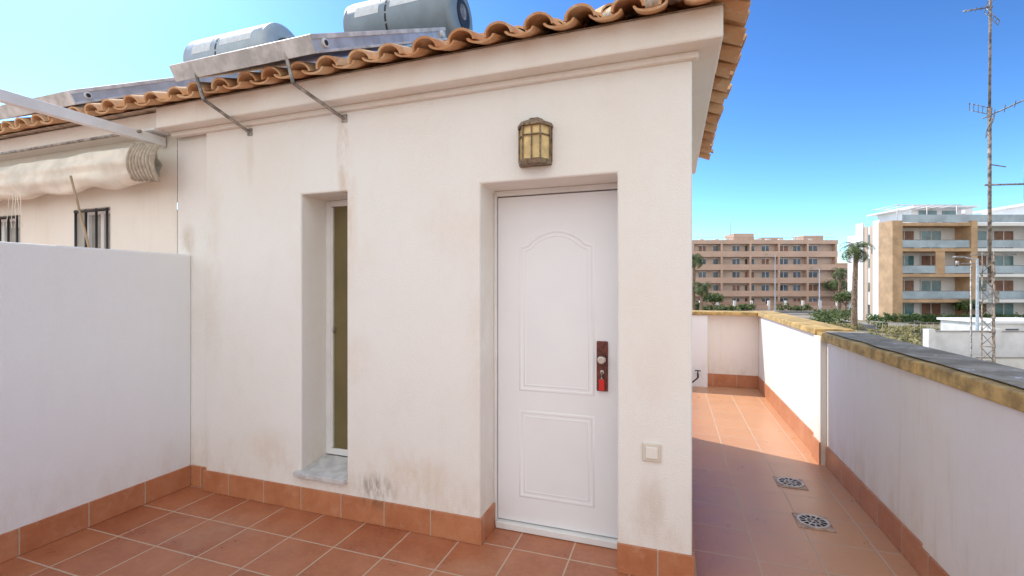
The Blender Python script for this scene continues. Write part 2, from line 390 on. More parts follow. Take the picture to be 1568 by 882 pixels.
# ---------------------------------------------------------------- wall lantern
lan=empty('wall_lantern',(-.723,WY,2.18))
def halfoct(s,dep):
    return [(-.092*s,-.0),(-.092*s,-.35*dep),(-.052*s,-dep),(.052*s,-dep),(.092*s,-.35*dep),(.092*s,-.0)]
def prism(bm,ringA,zA,ringB,zB,cap=True):
    A=[bm.verts.new((x,y,zA)) for x,y in ringA]; B=[bm.verts.new((x,y,zB)) for x,y in ringB]
    for i in range(len(A)):
        j=(i+1)%len(A); bm.faces.new((A[i],A[j],B[j],B[i]))
    if cap: bm.faces.new(A[::-1]); bm.faces.new(B)
bm=bmesh.new(); prism(bm,halfoct(.93,.085),.022,halfoct(.93,.085),.212); bmesh.ops.recalc_face_normals(bm,faces=bm.faces)
from_bm(bm,'amber_glass',M_amber,lan)
bm=bmesh.new()
prism(bm,halfoct(.98,.092),0,halfoct(1.0,.098),.024)
prism(bm,halfoct(1.06,.104),.205,halfoct(1.06,.104),.222)
prism(bm,halfoct(1.06,.104),.222,halfoct(.55,.06),.247)
prism(bm,halfoct(.50,.055),.247,halfoct(.45,.05),.258)
ro=halfoct(.97,.092)
for i in range(6):
    x,y=ro[i]
    btube(bm,(x,y-.001,.02),(x,y-.001,.21),.0055,n=6)
for zz in (.155,):
    for i in range(5):
        x,y=ro[i];x2,y2=ro[i+1]; btube(bm,(x,y,zz),(x2,y2,zz),.004,n=6)
btube(bm,(0,-.092,.02),(0,-.092,.21),.004,n=6)
bbox(bm,-.085,.085,-.006,.002,.01,.235)
bmesh.ops.recalc_face_normals(bm,faces=bm.faces)
from_bm(bm,'bronze_frame',M_bronze,lan)
# ---------------------------------------------------------------- switch
sw=empty('outdoor_light_switch',(-.102,WY,.653))
box('surround',-.046,.046,-.014,.001,-.046,.046,M_switch,sw,bevel=.005)
box('rocker',-.030,.030,-.020,-.013,-.030,.030,M_switch2,sw,bevel=.004)
# ---------------------------------------------------------------- partition wall (left)
pw=empty('partition_wall')
PX=-3.467
box('wall',PX-.16,PX,-4,2.54,0,1.755,M_part,pw,bevel=.012)
box('skirting',PX-.001,PX+t,-4,2.528,.001,SK,M_sky,pw,bevel=.003)
# ---------------------------------------------------------------- neighbour facade
nb=empty('neighbour_house')
bm=bmesh.new()
NY=2.54
nx=[-9,-6.5,-5.66,-4.842,-4.41,-3.62]; nz=[0,1.15,2.17,2.70]
wall_grid(bm,nx,nz,NY,[(-6.5,-5.66,1.15,2.17),(-4.842,-4.41,1.15,2.17)],.12)
bmesh.ops.remove_doubles(bm,verts=bm.verts,dist=.0005); bmesh.ops.recalc_face_normals(bm,faces=bm.faces)
from_bm(bm,'walls',M_neigh,nb,bevel=.01)
box('party_pilaster',-3.62,-3.266,NY,NY+.2,0,2.69,M_wall,nb,bevel=.008)
box('skirting',PX+t,-3.265-t,NY-t,NY+.002,.001,SK,M_skx,nb,bevel=.003)
box('cornice',-9,-3.62,2.42,NY+.3,CZ0+.01,CZ1-.01,M_corn,nb,bevel=.012)
box('back_wall',-9,-3.2,BY-.01,BY,0,2.7,M_neigh,nb)
M_pane=simple('warm_grey_pane',(.40,.38,.34),.3,var=.12)  # plain warm grey for the neighbour's window panes
for k,(a,c) in enumerate([(-6.5,-5.66),(-4.842,-4.41)]):
    w=empty('barred_window'); w.parent=nb
    boxes('frame',[(a,a+.035,NY+.07,NY+.11,1.15,2.17),(c-.035,c,NY+.07,NY+.11,1.15,2.17),(a+.035,c-.035,NY+.07,NY+.11,2.135,2.17),((a+c)/2-.02,(a+c)/2+.02,NY+.07,NY+.11,1.15,2.135)],M_frame,w)
    box('pane',a+.035,c-.035,NY+.095,NY+.1,1.15,2.135,M_pane,w)
    nbar=3 if k else 6
    seg=[((a+.012+(c-a-.024)*i/nbar,NY-.012,1.15),(a+.012+(c-a-.024)*i/nbar,NY-.012,2.165),.009) for i in range(nbar+1)]
    seg+=[((a,NY-.012,2.15),(c,NY-.012,2.15),.011),((a,NY-.012,1.2),(c,NY-.012,1.2),.011)]
    tubes('bars',seg,.009,M_black,w,n=6)
# ---------------------------------------------------------------- awning + pergola beam
aw=empty('folded_awning')
boxes('beam',[(-3.775,-3.725,-2.5,2.53,2.60,2.67),(-6.6,-6.55,-2.5,2.53,2.60,2.67)],M_whitemetal,aw,bevel=.005)
boxes('post',[(-3.78,-3.72,-2.5,-2.44,0,2.598),(-6.605,-6.545,-2.5,-2.44,0,2.598)],M_whitemetal,aw,bevel=.004)
boxes('wall_plate',[(-3.82,-3.66,2.40,2.53,2.685,2.70)],M_whitemetal,aw,bevel=.002)
tubes('guide_rail',[((-6.6,2.33,2.655),(-3.70,2.33,2.655),.012)],.012,M_galv,aw)
bm=bmesh.new()
nu,nv=140,34; grid=[]
AX0,AX1=-6.5,-3.70
for i in range(nu+1):
    u=i/nu; x=AX0+u*(AX1-AX0); row=[]
    sag=.022*abs(math.sin(u*12.5))+.012*math.sin(u*31)
    for j in range(nv+1):
        v=j/nv
        th=-math.pi*.5+2*math.pi*v
        ry=.080; rz=.135
        wr=mnoise.noise(Vector((x*1.6,math.cos(th)*1.2,math.sin(th)*1.2)))*.022+mnoise.noise(Vector((x*5,math.cos(th)*2.5,math.sin(th)*2.5+7)))*.012
        wr+=.008*math.sin(math.sin(th)*9+x*1.5)
        y=2.39+(ry+wr)*math.cos(th)*-1
        z=2.425+(rz+wr*.8)*math.sin(th)
        if math.sin(th)<-.2: z-=sag*(-math.sin(th))
        row.append(bm.verts.new((x,y,z)))
    grid.append(row)
for i in range(nu):
    for j in range(nv): bm.faces.new((grid[i][j],grid[i+1][j],grid[i+1][j+1],grid[i][j+1]))
from_bm(bm,'canvas',M_cream,aw,smooth=True)
bm=bmesh.new(); NP=96; rows=[]
for k in range(14):
    v=k/13; r=[]
    for i in range(NP+1):
        s=i/NP
        x=-3.74+s*.20
        y=2.31-.045*math.sin(v*3.0)+.022*math.sin(s*2*math.pi*8+.4*math.sin(v*5))+.05*s
        z=2.565-.27*v+(.03*mnoise.noise(Vector((s*9,0,1))) if k==13 else 0)-.02*s
        x+=.008*math.sin(v*5+s*4)
        r.append(bm.verts.new((x,y,z)))
    rows.append(r)
for A,B in zip(rows,rows[1:]):
    for i in range(NP): bm.faces.new((A[i],A[i+1],B[i+1],B[i]))
ob=from_bm(bm,'pleated_hem',M_fringe,aw,smooth=True); sm=ob.modifiers.new('s','SOLIDIFY'); sm.thickness=.004
bm=bmesh.new()
for s in range(5):
    x=-5.35+s*.035+random.uniform(-.01,.01); p0=Vector((x,2.34,2.31))
    for k in range(5):
        p1=p0+Vector((random.uniform(-.02,.02),0,-.06)); btube(bm,p0,p1,.0025,n=5); p0=p1
from_bm(bm,'loose_threads',M_cream,aw)
tubes('awning_crank_rod',[((-4.36,2.25,2.36),(-4.02,2.36,1.0),.008)],.009,simple('rod_brown',(.40,.28,.17),.6),None)

# ---------------------------------------------------------------- solar water heaters
def heater(name,x0,x1,y0,z0,tx0,tx1,tz,tr,mt,brk):
    e=empty(name)
    ang=math.radians(29); L=1.92; th=.09
    R=Matrix.Translation((0,y0,z0))@Matrix.Rotation(ang,4,'X')
    def rb(bm,*a):
        n0=len(bm.verts); bbox(bm,*a); bm.verts.ensure_lookup_table()
        for v in bm.verts[n0:]: v.co=R@v.co
    bm=bmesh.new(); rb(bm,x0,x1,0,L,0,th-.004); from_bm(bm,'collector_box',M_alu,e,bevel=.006)
    bm=bmesh.new(); rb(bm,x0+.03,x1-.03,.03,L-.03,th-.003,th+.002); from_bm(bm,'collector_glass',M_cglass,e)
    bm=bmesh.new()
    rb(bm,x0-.006,x1+.006,-.012,-.001,-.004,th+.006); rb(bm,x0-.006,x1+.006,-.001,.028,th-.003,th+.008)
    rb(bm,x1-.001,x1+.008,0,L,th-.02,th+.008); rb(bm,x1-.001,x1+.008,0,L,-.005,.012)
    rb(bm,x0-.008,x0+.001,0,L,th-.02,th+.008)
    from_bm(bm,'collector_frame',M_aluw,e,bevel=.003)
    bm=bmesh.new()
    c0=R@Vector((x1+.0,.10,th*.5)); btube(bm,c0,c0+Vector((.02,0,0)),.026,n=16)
    c1=R@Vector((x1+.0,1.80,th*.5)); btube(bm,c1,c1+Vector((.03,0,0)),.026,n=16)
    from_bm(bm,'pipe_union',M_label,e,bevel=.003)
    bm=bmesh.new(); btube(bm,c0+Vector((.02,0,0)),c0+Vector((.023,0,0)),.016,n=12); from_bm(bm,'pipe_plug',M_black,e)
    ty=y0+1.98
    bm=bmesh.new(); rings=[]
    prof=[(tx0-.045,.62),(tx0-.03,.85),(tx0,.985),(tx0+.02,1),(tx0+.03,.985),(tx0+.04,1),(tx1-.04,1),(tx1-.03,.985),(tx1-.02,1),(tx1,.985),(tx1+.03,.85),(tx1+.045,.62),(tx1+.045,.5),(tx1+.01,.45)]
    n=40
    for (x,k) in prof:
        rings.append([bm.verts.new((x,ty+math.cos(2*math.pi*i/n)*tr*k,tz+math.sin(2*math.pi*i/n)*tr*k)) for i in range(n)])
    for A,B in zip(rings,rings[1:]):
        for i in range(n):
            j=(i+1)%n; f=bm.faces.new((A[i],A[j],B[j],B[i])); f.smooth=True
    bm.faces.new(rings[0]); bm.faces.new(rings[-1])
    bmesh.ops.recalc_face_normals(bm,faces=bm.faces)
    from_bm(bm,'tank',mt,e)
    bm=bmesh.new(); btube(bm,(tx1+.012,ty,tz),(tx1+.05,ty,tz),tr*.46,n=24); from_bm(bm,'tank_end_cover',M_black,e)
    bm=bmesh.new(); btube(bm,(tx1+.050,ty-.02,tz+.02),(tx1+.054,ty-.02,tz+.02),tr*.24,n=20); from_bm(bm,'element_cap',M_galv,e)
    def patch(name,xa,xb,a0,a1,mat,k=1.004):
        bm=bmesh.new(); A=[];B=[]
        m=14
        for i in range(m+1):
            t_=math.radians(a0+(a1-a0)*i/m)
            A.append(bm.verts.new((xa,ty+math.cos(t_)*tr*k,tz+math.sin(t_)*tr*k))); B.append(bm.verts.new((xb,ty+math.cos(t_)*tr*k,tz+math.sin(t_)*tr*k)))
        for i in range(m): f=bm.faces.new((A[i],A[i+1],B[i+1],B[i])); f.smooth=True
        from_bm(bm,name,mat,e)
    tl=tx1-tx0
    patch('strap',tx0+tl*.42,tx0+tl*.42+.022,100,350,M_black,1.01)
    patch('label',tx0+tl*.12,tx0+tl*.36,140,178,M_label); patch('label_b',tx0+tl*.47,tx0+tl*.86,138,172,M_label)
    segs=[]
    for x in (tx0+.25,tx1-.25):
        zr=RZ-.25
        segs+=[((x,ty-.14,zr-.1),(x,ty-.14,tz-tr*.82),.018),((x,ty+.14,zr-.2),(x,ty+.14,tz-tr*.82),.018),((x,ty-.15,tz-tr*.85),(x,ty+.15,tz-tr*.85),.016)]
    tubes('tank_stand',segs,.018,M_galv,e)
    for (xa,xb) in brk:
        q=[(xa,y0+.06,z0+.13),(xa,y0-.03,z0+.07),(xa+.02,y0+.03,z0-.14),(xb,WY-.002,2.60)]
        bm=bmesh.new()
        for a,c in zip(q,q[1:]): btube(bm,a,c,.011,n=6)
        bbox(bm,xb-.02,xb+.02,WY-.008,WY+.001,2.58,2.63)
        from_bm(bm,'support_bracket',M_galv,e)
    return e
heater('solar_water_heater',-3.13,-1.985,2.20,2.885,-3.16,-2.0,4.20,.30,M_tank,[(-2.95,-2.83),(-2.2,-2.02)])
heater('solar_water_heater',-5.42,-4.27,2.24,2.895,-5.47,-4.25,4.22,.32,M_tankw,[])

# ---------------------------------------------------------------- parapets
pp=empty('terrace_parapet_wall')
IX=1.22
box('far_side_wall',IX-.01,1.42,4.78,8.0,-3,1.09,M_par,pp,bevel=.008)
box('pier',IX-.035,1.43,4.58,4.78,-3,1.09,M_par,pp,bevel=.008)
box('near_side_wall',IX+.012,1.45,2.95,4.58,-3,1.05,M_par,pp,bevel=.008)
box('near_side_wall_b',IX-.006,1.45,-4,2.95,-3,1.05,M_par,pp,bevel=.008)
box('end_wall',.50,IX-.01,7.72,8.0,-3,1.09,M_par,pp,bevel=.008)
box('end_wall_b',-9,.50,7.60,7.98,-3,1.09,M_part,pp,bevel=.008)
boxes('skirting_long',[(IX-.01-t,IX-.009,4.78,7.72,.001,.19),(IX-.035-t,IX-.034,4.57,4.79,.001,.19),(IX+.012-t,IX+.013,2.95,4.57,.001,.17),(IX-.006-t,IX-.005,-4,2.95,.001,.168)],M_sky,pp,bevel=.003)
box('skirting_end',.50,IX-.024,7.72-t,7.721,.001,.19,M_skx,pp,bevel=.003)
box('coping_far',IX-.045,1.47,4.70,8.03,1.09,1.145,M_ochre,pp,bevel=.008)
box('coping_end',-9,IX-.047,7.57,8.02,1.092,1.143,M_ochre,pp,bevel=.008)
bm=bmesh.new()
ys=[4.70,3.75,2.95,2.0,1.0,0,-2,-4]
for a,c in zip(ys,ys[1:]):
    o=random.uniform(-.006,.006)
    bbox(bm,IX-.03+o,1.52,c+.002,a-.001,1.05+o*.3,1.120+o*.3)
from_bm(bm,'coping_near',M_ochre,pp,bevel=.008)
bm=bmesh.new()
prev=None
for i in range(120):
    y=4.69-i*8.6/119; e1=IX+.012+mnoise.noise(Vector((y*3,0,0)))*.028
    cur=(bm.verts.new((e1,y,1.128)),bm.verts.new((1.515,y,1.128)))
    if prev: bm.faces.new((prev[0],cur[0],cur[1],prev[1]))
    prev=cur
from_bm(bm,'coping_near_cement',M_cem,pp)
# ---------------------------------------------------------------- drains
M_drplate=simple('drain_plate_cement',(.50,.34,.25),.7,var=.2,scale=30)
M_drring=simple('drain_grille_metal',(.60,.54,.48),.45,metal=.2,var=.15,scale=30)
def drain(x,y):
    e=empty('floor_drain',(x,y,0),random.uniform(-.03,.03))
    box('plate',-.10,.10,-.10,.10,.0005,.005,M_drplate,e,bevel=.002)
    bm=bmesh.new(); bmesh.ops.create_circle(bm,cap_ends=True,segments=32,radius=.084,matrix=Matrix.Translation((0,0,.007))); from_bm(bm,'pit',M_dark,e)
    bm=bmesh.new()
    def annulus(r0,r1,z,h,n=36):
        a=[[bm.verts.new((math.cos(2*math.pi*i/n)*r,math.sin(2*math.pi*i/n)*r,zz)) for i in range(n)] for r,zz in ((r0,z),(r0,z+h),(r1,z+h),(r1,z))]
        for A,B in zip(a,a[1:]):
            for i in range(n):
                j=(i+1)%n; bm.faces.new((A[i],A[j],B[j],B[i]))
    annulus(.076,.09,.005,.007); annulus(.034,.042,.006,.005); annulus(.0,.012,.006,.005)
    for i in range(12):
        t_=2*math.pi*i/12; c_,s_=math.cos(t_),math.sin(t_); w=.006
        vs=[(r*c_-o*s_,r*s_+o*c_,.0112) for r,o in ((.04,-w*.6),(.078,-w),(.078,w),(.04,w*.6))]
        bm.faces.new([bm.verts.new(v) for v in vs])
    for i in range(6):
        t_=2*math.pi*i/6; c_,s_=math.cos(t_),math.sin(t_); w=.004
        bm.faces.new([bm.verts.new((r*c_-o*s_,r*s_+o*c_,.011)) for r,o in ((.008,-w),(.036,-w),(.036,w),(.008,w))])
    from_bm(bm,'grille',M_drring,e)
drain(.853,4.065); drain(.849,3.434)
tp=empty('garden_tap',(.36,7.6,.2))
tubes('pipe',[((0,0,0),(0,-.09,0),.012),((0,-.09,.0),(0,-.09,-.05),.014),((0,-.06,0),(0,-.06,.05),.008),((-.04,-.06,.05),(.04,-.06,.05),.008)],.01,M_black,tp)
tubes('hose',[((0,-.09,-.05),(-.08,-.12,-.12),.011),((-.08,-.12,-.12),(-.25,-.10,-.18),.011)],.01,M_black,tp)

# ================================================================= SURROUNDINGS
YAW=math.radians(19.11); GZ=-3.0
def Wd(X,Z): # street grid axes (X along street, Z away from house)
    return (X*math.cos(YAW)-Z*math.sin(YAW), X*math.sin(YAW)+Z*math.cos(YAW))
m,nt,b=newmat('dry_ground'); p=wpos(nt)
col=mixc(nt,ramp(nt,noise(nt,p,.12,5,.65),.35,.65),(.22,.175,.11),(.33,.27,.18))
col=mixc(nt,ramp(nt,noise(nt,p,.5,5,.7),.48,.64),col,(.13,.13,.05))
nt.links.new(col,b.inputs['Base Color']); b.inputs['Roughness'].default_value=.95; M_ground=m
bm=bmesh.new(); bmesh.ops.create_grid(bm,x_segments=2,y_segments=2,size=3000,matrix=Matrix.Translation((0,0,GZ))); from_bm(bm,'ground',M_ground)
M_asph=simple('asphalt',(.07,.07,.072),.9,var=.15,scale=1)
M_pave=simple('pavement_concrete',(.32,.29,.26),.9,var=.12,scale=1)
M_linep=simple('road_paint',(.7,.7,.68),.7)
st=empty('street',(*Wd(0,0),0),YAW)
def flat(name,x0,x1,y0,y1,z,mat,parent):
    bm=bmesh.new(); bm.faces.new([bm.verts.new(q) for q in [(x0,y0,z),(x1,y0,z),(x1,y1,z),(x0,y1,z)]]); return from_bm(bm,name,mat,parent)
flat('road',-60,200,80,87.5,GZ+.01,M_asph,st)
flat('road_cross',37,43.5,30,80,GZ+.015,M_asph,st)
boxes('pavement_kerb',[(-60,200,87.5,90.5,GZ-.1,GZ+.13),(43.5,200,77.2,80,GZ-.1,GZ+.13),(-60,37,77.2,80,GZ-.1,GZ+.13),(43.5,45.5,30,77.2,GZ-.1,GZ+.13)],M_pave,st)
bm=bmesh.new()
for i in range(60):
    x=-50+i*4; bm.faces.new([bm.verts.new(q) for q in [(x,83.7,GZ+.016),(x+2,83.7,GZ+.016),(x+2,83.85,GZ+.016),(x,83.85,GZ+.016)]])
from_bm(bm,'lane_markings',M_linep,st)
M_pink=simple('render_pink_brown',(.60,.41,.31),.9,var=.05,scale=.3)
M_pinkd=simple('render_terracotta_dark',(.46,.29,.22),.9,var=.05,scale=.3)
M_beige=simple('render_beige',(.58,.44,.35),.9,var=.05,scale=.3)
M_tan=simple('cladding_tan',(.52,.34,.20),.8,var=.1,scale=.8)
M_wht=simple('render_white',(.80,.79,.78),.9,var=.03,scale=.4)
M_whtg=simple('garden_wall_white',(.68,.66,.63),.9,var=.08,scale=.8)
M_wglass=simple('window_glass_blue',(.07,.10,.12),.1,var=.3,scale=.5,spec=.8)
M_shut=simple('brown_shutter',(.28,.15,.10),.7,var=.15,scale=1)
M_teal=simple('teal_window_glass',(.10,.22,.24),.12,var=.2,scale=.5,spec=.8)
M_bal=simple('balcony_glass',(.34,.42,.48),.1,var=.12,scale=.5,spec=.6)
# --- building 1
b1=empty('apartment_block',(*Wd(61,103),0),YAW)
x0,x1=-34,10.5; fh=2.9
box('core_walls',x0,x1,0,14,GZ,GZ+5*fh,M_beige,b1)
bands=[];slabs=[];cols=[];wins=[];shut=[];frames=[];pk=[]
for k in range(5):
    z=GZ+k*fh
    bands.append((x0-.1,x1+.1,-1.1,-.9,z-.25 if k else z,z+1.0))
    slabs.append((x0-.05,x1+.05,-.9,-.002,z+fh-.28,z+fh-.02))
    x=x0+1.0; i=0
    while x<x1-2:
        wd=2.0 if i%2 else 1.5
        (shut if (i*7+k*3)%5==0 else wins).append((x,x+wd,-.06,-.02,z+.25,z+2.25))
        frames.append((x+wd/2-.05,x+wd/2+.05,-.09,-.06,z+.25,z+2.25))
        frames.append((x-.08,x+wd+.08,-.09,-.02,z+2.25,z+2.36))
        x+=wd+1.25+(i%3)*.5; i+=1
for j in range(8):
    x=x0+j*(x1-x0-.4)/7
    cols.append((x,x+.4,-1.13,-.003,GZ,GZ+5*fh-.03))
bands.append((x0-.15,x1+.15,-1.15,-.9,GZ+5*fh-.3,GZ+5*fh+.55))
boxes('balcony_parapets',bands,M_pink,b1); boxes('slabs',slabs,M_beige,b1); boxes('columns',cols,M_pink,b1)
boxes('windows',wins,M_wglass,b1); boxes('shutters',shut,M_shut,b1); boxes('window_frames',frames,M_wht,b1)
boxes('roof_slab',[(x0,x1,-.9,14,GZ+5*fh,GZ+5*fh+.15)],M_pave,b1)
boxes('penthouses',[(-11,-6.5,1.5,6,GZ+5*fh+.15,GZ+5*fh+2.3),(-4,1,3,7,GZ+5*fh+.15,GZ+5*fh+1.5),(5,9.5,2,6,GZ+5*fh+.15,GZ+5*fh+1.9),(-28,-23,2,6,GZ+5*fh+.15,GZ+5*fh+2.2)],M_pink,b1)
seg=[]
for i in range(40):
    x=x0+i*(x1-x0)/39; seg.append(((x,-1.0,GZ+5*fh+.5),(x,-1.0,GZ+5*fh+1.1),.03))
seg.append(((x0,-1.0,GZ+5*fh+1.1),(x1,-1.0,GZ+5*fh+1.1),.03)); seg.append(((-11,3,GZ+5*fh+2),(-11,3,GZ+5*fh+6),.05)); seg.append(((3,3,GZ+5*fh),(3,3,GZ+5*fh+2.4),.05))
tubes('roof_railing_and_masts',seg,.03,M_galv,b1,n=5)
ac=[]
for i in range(9):
    x=-18+i*3+random.uniform(-1,1); ac.append((x,x+1,2-.01*i,2.7,GZ+5*fh+.15,GZ+5*fh+1.15))
boxes('rooftop_units',ac,M_wht,b1)
pf=empty('street_garden_wall',(*Wd(61,92),0),YAW)
boxes('wall',[(-34,9,0,.25,GZ,GZ+1.0)],M_pink,pf)
boxes('pillars',[(-34+i*3.4,-33.6+i*3.4,-.05,.3,GZ,GZ+2.0) for i in range(13)],M_wht,pf)
boxes('gate_panels',[(-34+i*3.4+.6,-33.6+i*3.4+2.6,.1,.15,GZ+1,GZ+1.8) for i in range(12)],M_pinkd,pf)
for (X,Z,w,h,mt) in ((93,128,8,11.0,M_pink),(107,150,12,9,M_wht),(30,170,40,9,M_beige),(160,170,30,12,M_wht)):
    e=empty('distant_apartment_building',(*Wd(X,Z),0),YAW)
    box('walls',-w/2,w/2,0,10,GZ,GZ+h,mt,e)
    ww=[]; rl=[]
    for k in range(int(h/3)):
        for i in range(int(w/2.6)):
            ww.append((-w/2+.8+i*2.6,-w/2+2.1+i*2.6,-.05,-.01,GZ+k*3+.9,GZ+k*3+2.2))
        rl.append((-w/2,w/2,-.5,-.002,GZ+k*3-.1 if k else GZ,GZ+k*3+.1))
    boxes('windows',ww,M_wglass,e); boxes('slab_edges',rl,mt,e)
    box('roof_parapet',-w/2-.1,w/2+.1,-.1,10.1,GZ+h,GZ+h+.4,mt,e)
# --- building 2 (modern white / tan block)
b2=empty('modern_apartment_building',(*Wd(0,62),0),YAW)
lv=[GZ,.05,3.35,6.65,9.95]
BX=49.0
box('core',BX+.3,110,.0,4.2,GZ,9.95,M_wht,b2)
box('core_rear',BX+6,110,4.2,14,GZ,9.95,M_wht,b2)
box('tan_corner_pier',BX,50.3,-2.3,-.003,GZ,10.2,M_tan,b2)
boxes('side_wall_fins',[(BX+.1,BX+.31,-.002,1.1,GZ,10.6),(BX+.1,BX+.31,2.9,4.25,GZ,10.6)],M_wht,b2)
boxes('side_wall_stripes',[(BX+.24,BX+.302,1.2,1.8,GZ,10.0),(BX+.24,BX+.302,2.2,2.8,GZ,10.0)],M_beige,b2)
boxes('side_windows',[(BX+.22,BX+.301,1.85,2.15,lv[k]+1,lv[k]+2.2) for k in range(4)],M_wglass,b2)
wt=[];wb=[];fr=[];gl=[];tn=[];wh=[];rail=[]
bays=[(50.3,59.2,'t'),(60.0,68.8,'w'),(69.6,79,'t'),(79.8,92,'w')]
for (xa,xb,ty_) in bays:
    for k in range(4):
        z0_,z1_=lv[k],lv[k+1]
        tgt=tn if ty_=='t' else wh
        tgt.append((xa,xb+.02,-2.2,-.004,z1_-.42,z1_-.02))
        if k and ty_=='t' and k%2==0: tgt.append((xa+4.4,xa+5.6,-2.15,-2.0,z0_,z1_-.42))
        if k:
            gl.append((xa+.1,xb-.1,-2.12,-2.08,z0_+.08,z0_+1.02)); rail.append(((xa+.1,-2.1,z0_+1.06),(xb-.1,-2.1,z0_+1.06),.035))
        x=xa+.7;i=0
        while x+2.6<xb:
            tgt2=(wb if (k+i)%2 else wt) if ty_=='t' else (wb if i%2==k%2 else wt)
            tgt2.append((x,x+2.7,-.07,-.02,z0_+.1,z0_+2.45))
            for q in (0,.5,1): fr.append((x+2.7*q-.05,x+2.7*q+.05,-.10,-.07,z0_+.1,z0_+2.45))
            fr.append((x-.05,x+2.75,-.10,-.02,z0_+2.45,z0_+2.55))
            x+=3.6;i+=1
for x,mt in ((59.2,tn),(68.8,wh),(79,tn),(92,wh)): mt.append((x,x+.8,-2.25,-.005,GZ,10.2))
boxes('tan_frames',tn,M_tan,b2);boxes('white_frames',wh,M_wht,b2);boxes('windows_teal',wt,M_teal,b2);boxes('brown_shutters',wb,M_shut,b2)
boxes('window_frames',fr,M_wht,b2);boxes('balcony_glass',gl,M_bal,b2);tubes('balcony_handrails',rail,.03,M_galv,b2,n=5)
boxes('roof_penthouse',[(56,63,3,9,9.95,12.6),(72,85,2.5,9,9.95,13.0)],M_wht,b2)
boxes('roof_canopy',[(55,64,1.5,10,12.6,12.8),(71,87,1,10,13.0,13.25)],M_wht,b2)
boxes('penthouse_windows',[(57,59.5,2.93,2.99,10.4,12.3),(60.3,62.3,2.93,2.99,10.4,12.3),(73,76,2.43,2.49,10.4,12.5),(77,84,2.43,2.49,10.4,12.5)],M_teal,b2)
boxes('roof_chimneys',[(64.5,65.6,4,5,9.95,13.2),(67.2,68.0,3.5,4.3,9.95,12.6)],M_wht,b2)
boxes('roof_glass_rail',[(50.5,92,-2.0,-1.95,10.0,11.0)],M_bal,b2)
seg=[]
for i in range(7):
    x=50.5+i*1.3; seg+=[((x,-1.2,9.95),(x,-1.2,12.4),.05)] if i%3==0 else []; seg.append(((x,-1.6,12.4),(x,3.0,12.4),.04))
seg+=[((50.2,-1.2,12.4),(59,-1.2,12.4),.06),((50.2,2.6,12.4),(59,2.6,12.4),.06)]
tubes('roof_pergola',seg,.05,M_wht,b2,n=5)
# ---------------------------------------------------------------- vegetation
def leafmat(name,c1,c2):
    m,nt,b=newmat(name); p=wpos(nt)
    col=mixc(nt,ramp(nt,noise(nt,p,1.2,3,.7),.35,.65),c1,c2)
    nt.links.new(col,b.inputs['Base Color']); b.inputs['Roughness'].default_value=.7; return m
M_palm=leafmat('palm_leaf',(.05,.08,.025),(.12,.16,.05)); M_trunk=simple('palm_trunk_bark',(.26,.18,.12),.95,var=.3,scale=5)
M_shr=leafmat('shrub_leaf',(.05,.08,.02),(.12,.16,.04)); M_shry=leafmat('dry_shrub_leaf',(.16,.15,.05),(.34,.29,.10)); M_hedge=leafmat('hedge_leaf',(.04,.08,.018),(.10,.17,.035))
def palm(X,Z,top,cr,n=34,seed=0,lean=.2):
    rnd=random.Random(seed); x,y=Wd(X,Z); e=empty('palm_tree',(x,y,GZ))
    H=top-GZ; bm=bmesh.new(); prev=Vector((0,0,0))
    for k in range(8):
        f=(k+1)/8; c=Vector((lean*f*f,0,H*f)); btube(bm,prev,c,.30-.10*(k/8)+(.02 if k%2 else 0),.30-.10*f,n=10,caps=False); prev=c
    from_bm(bm,'trunk',M_trunk,e,smooth=True)
    bm=bmesh.new()
    for i in range(n):
        az=rnd.uniform(0,6.283); el=rnd.uniform(-.5,1.35); L=cr*rnd.uniform(.9,1.25)
        d=Vector((math.cos(az),math.sin(az),0)); side=Vector((-d.y,d.x,0)); p=prev.copy(); ang=el; ns=9
        for s in range(ns):
            st_=L/ns; q=p+(d*math.cos(ang)+Vector((0,0,math.sin(ang))))*st_; ang-=.22+.05*s*.5
            wl=cr*.30*math.sin(math.pi*(s+.7)/(ns+.8))
            for sg in (-1,1):
                for h in (0,.5):
                    a=p.lerp(q,h); c_=p.lerp(q,h+.3); tip=a.lerp(q,.6)+side*sg*wl*rnd.uniform(.8,1.15)+Vector((0,0,-wl*.45))+d*st_*.8
                    bm.faces.new([bm.verts.new(a),bm.verts.new(c_),bm.verts.new(tip)])
            p=q
    from_bm(bm,'fronds',M_palm,e)
palm(.738*50,50,5.7,1.8,42,1); palm(.408*78,78,1.7,2.0,40,2); palm(.392*80,80,6.6,2.2,40,3,.1); palm(.706*88,88,4.6,2.0,36,4); palm(.70*93,93,2.5,2.0,36,6)
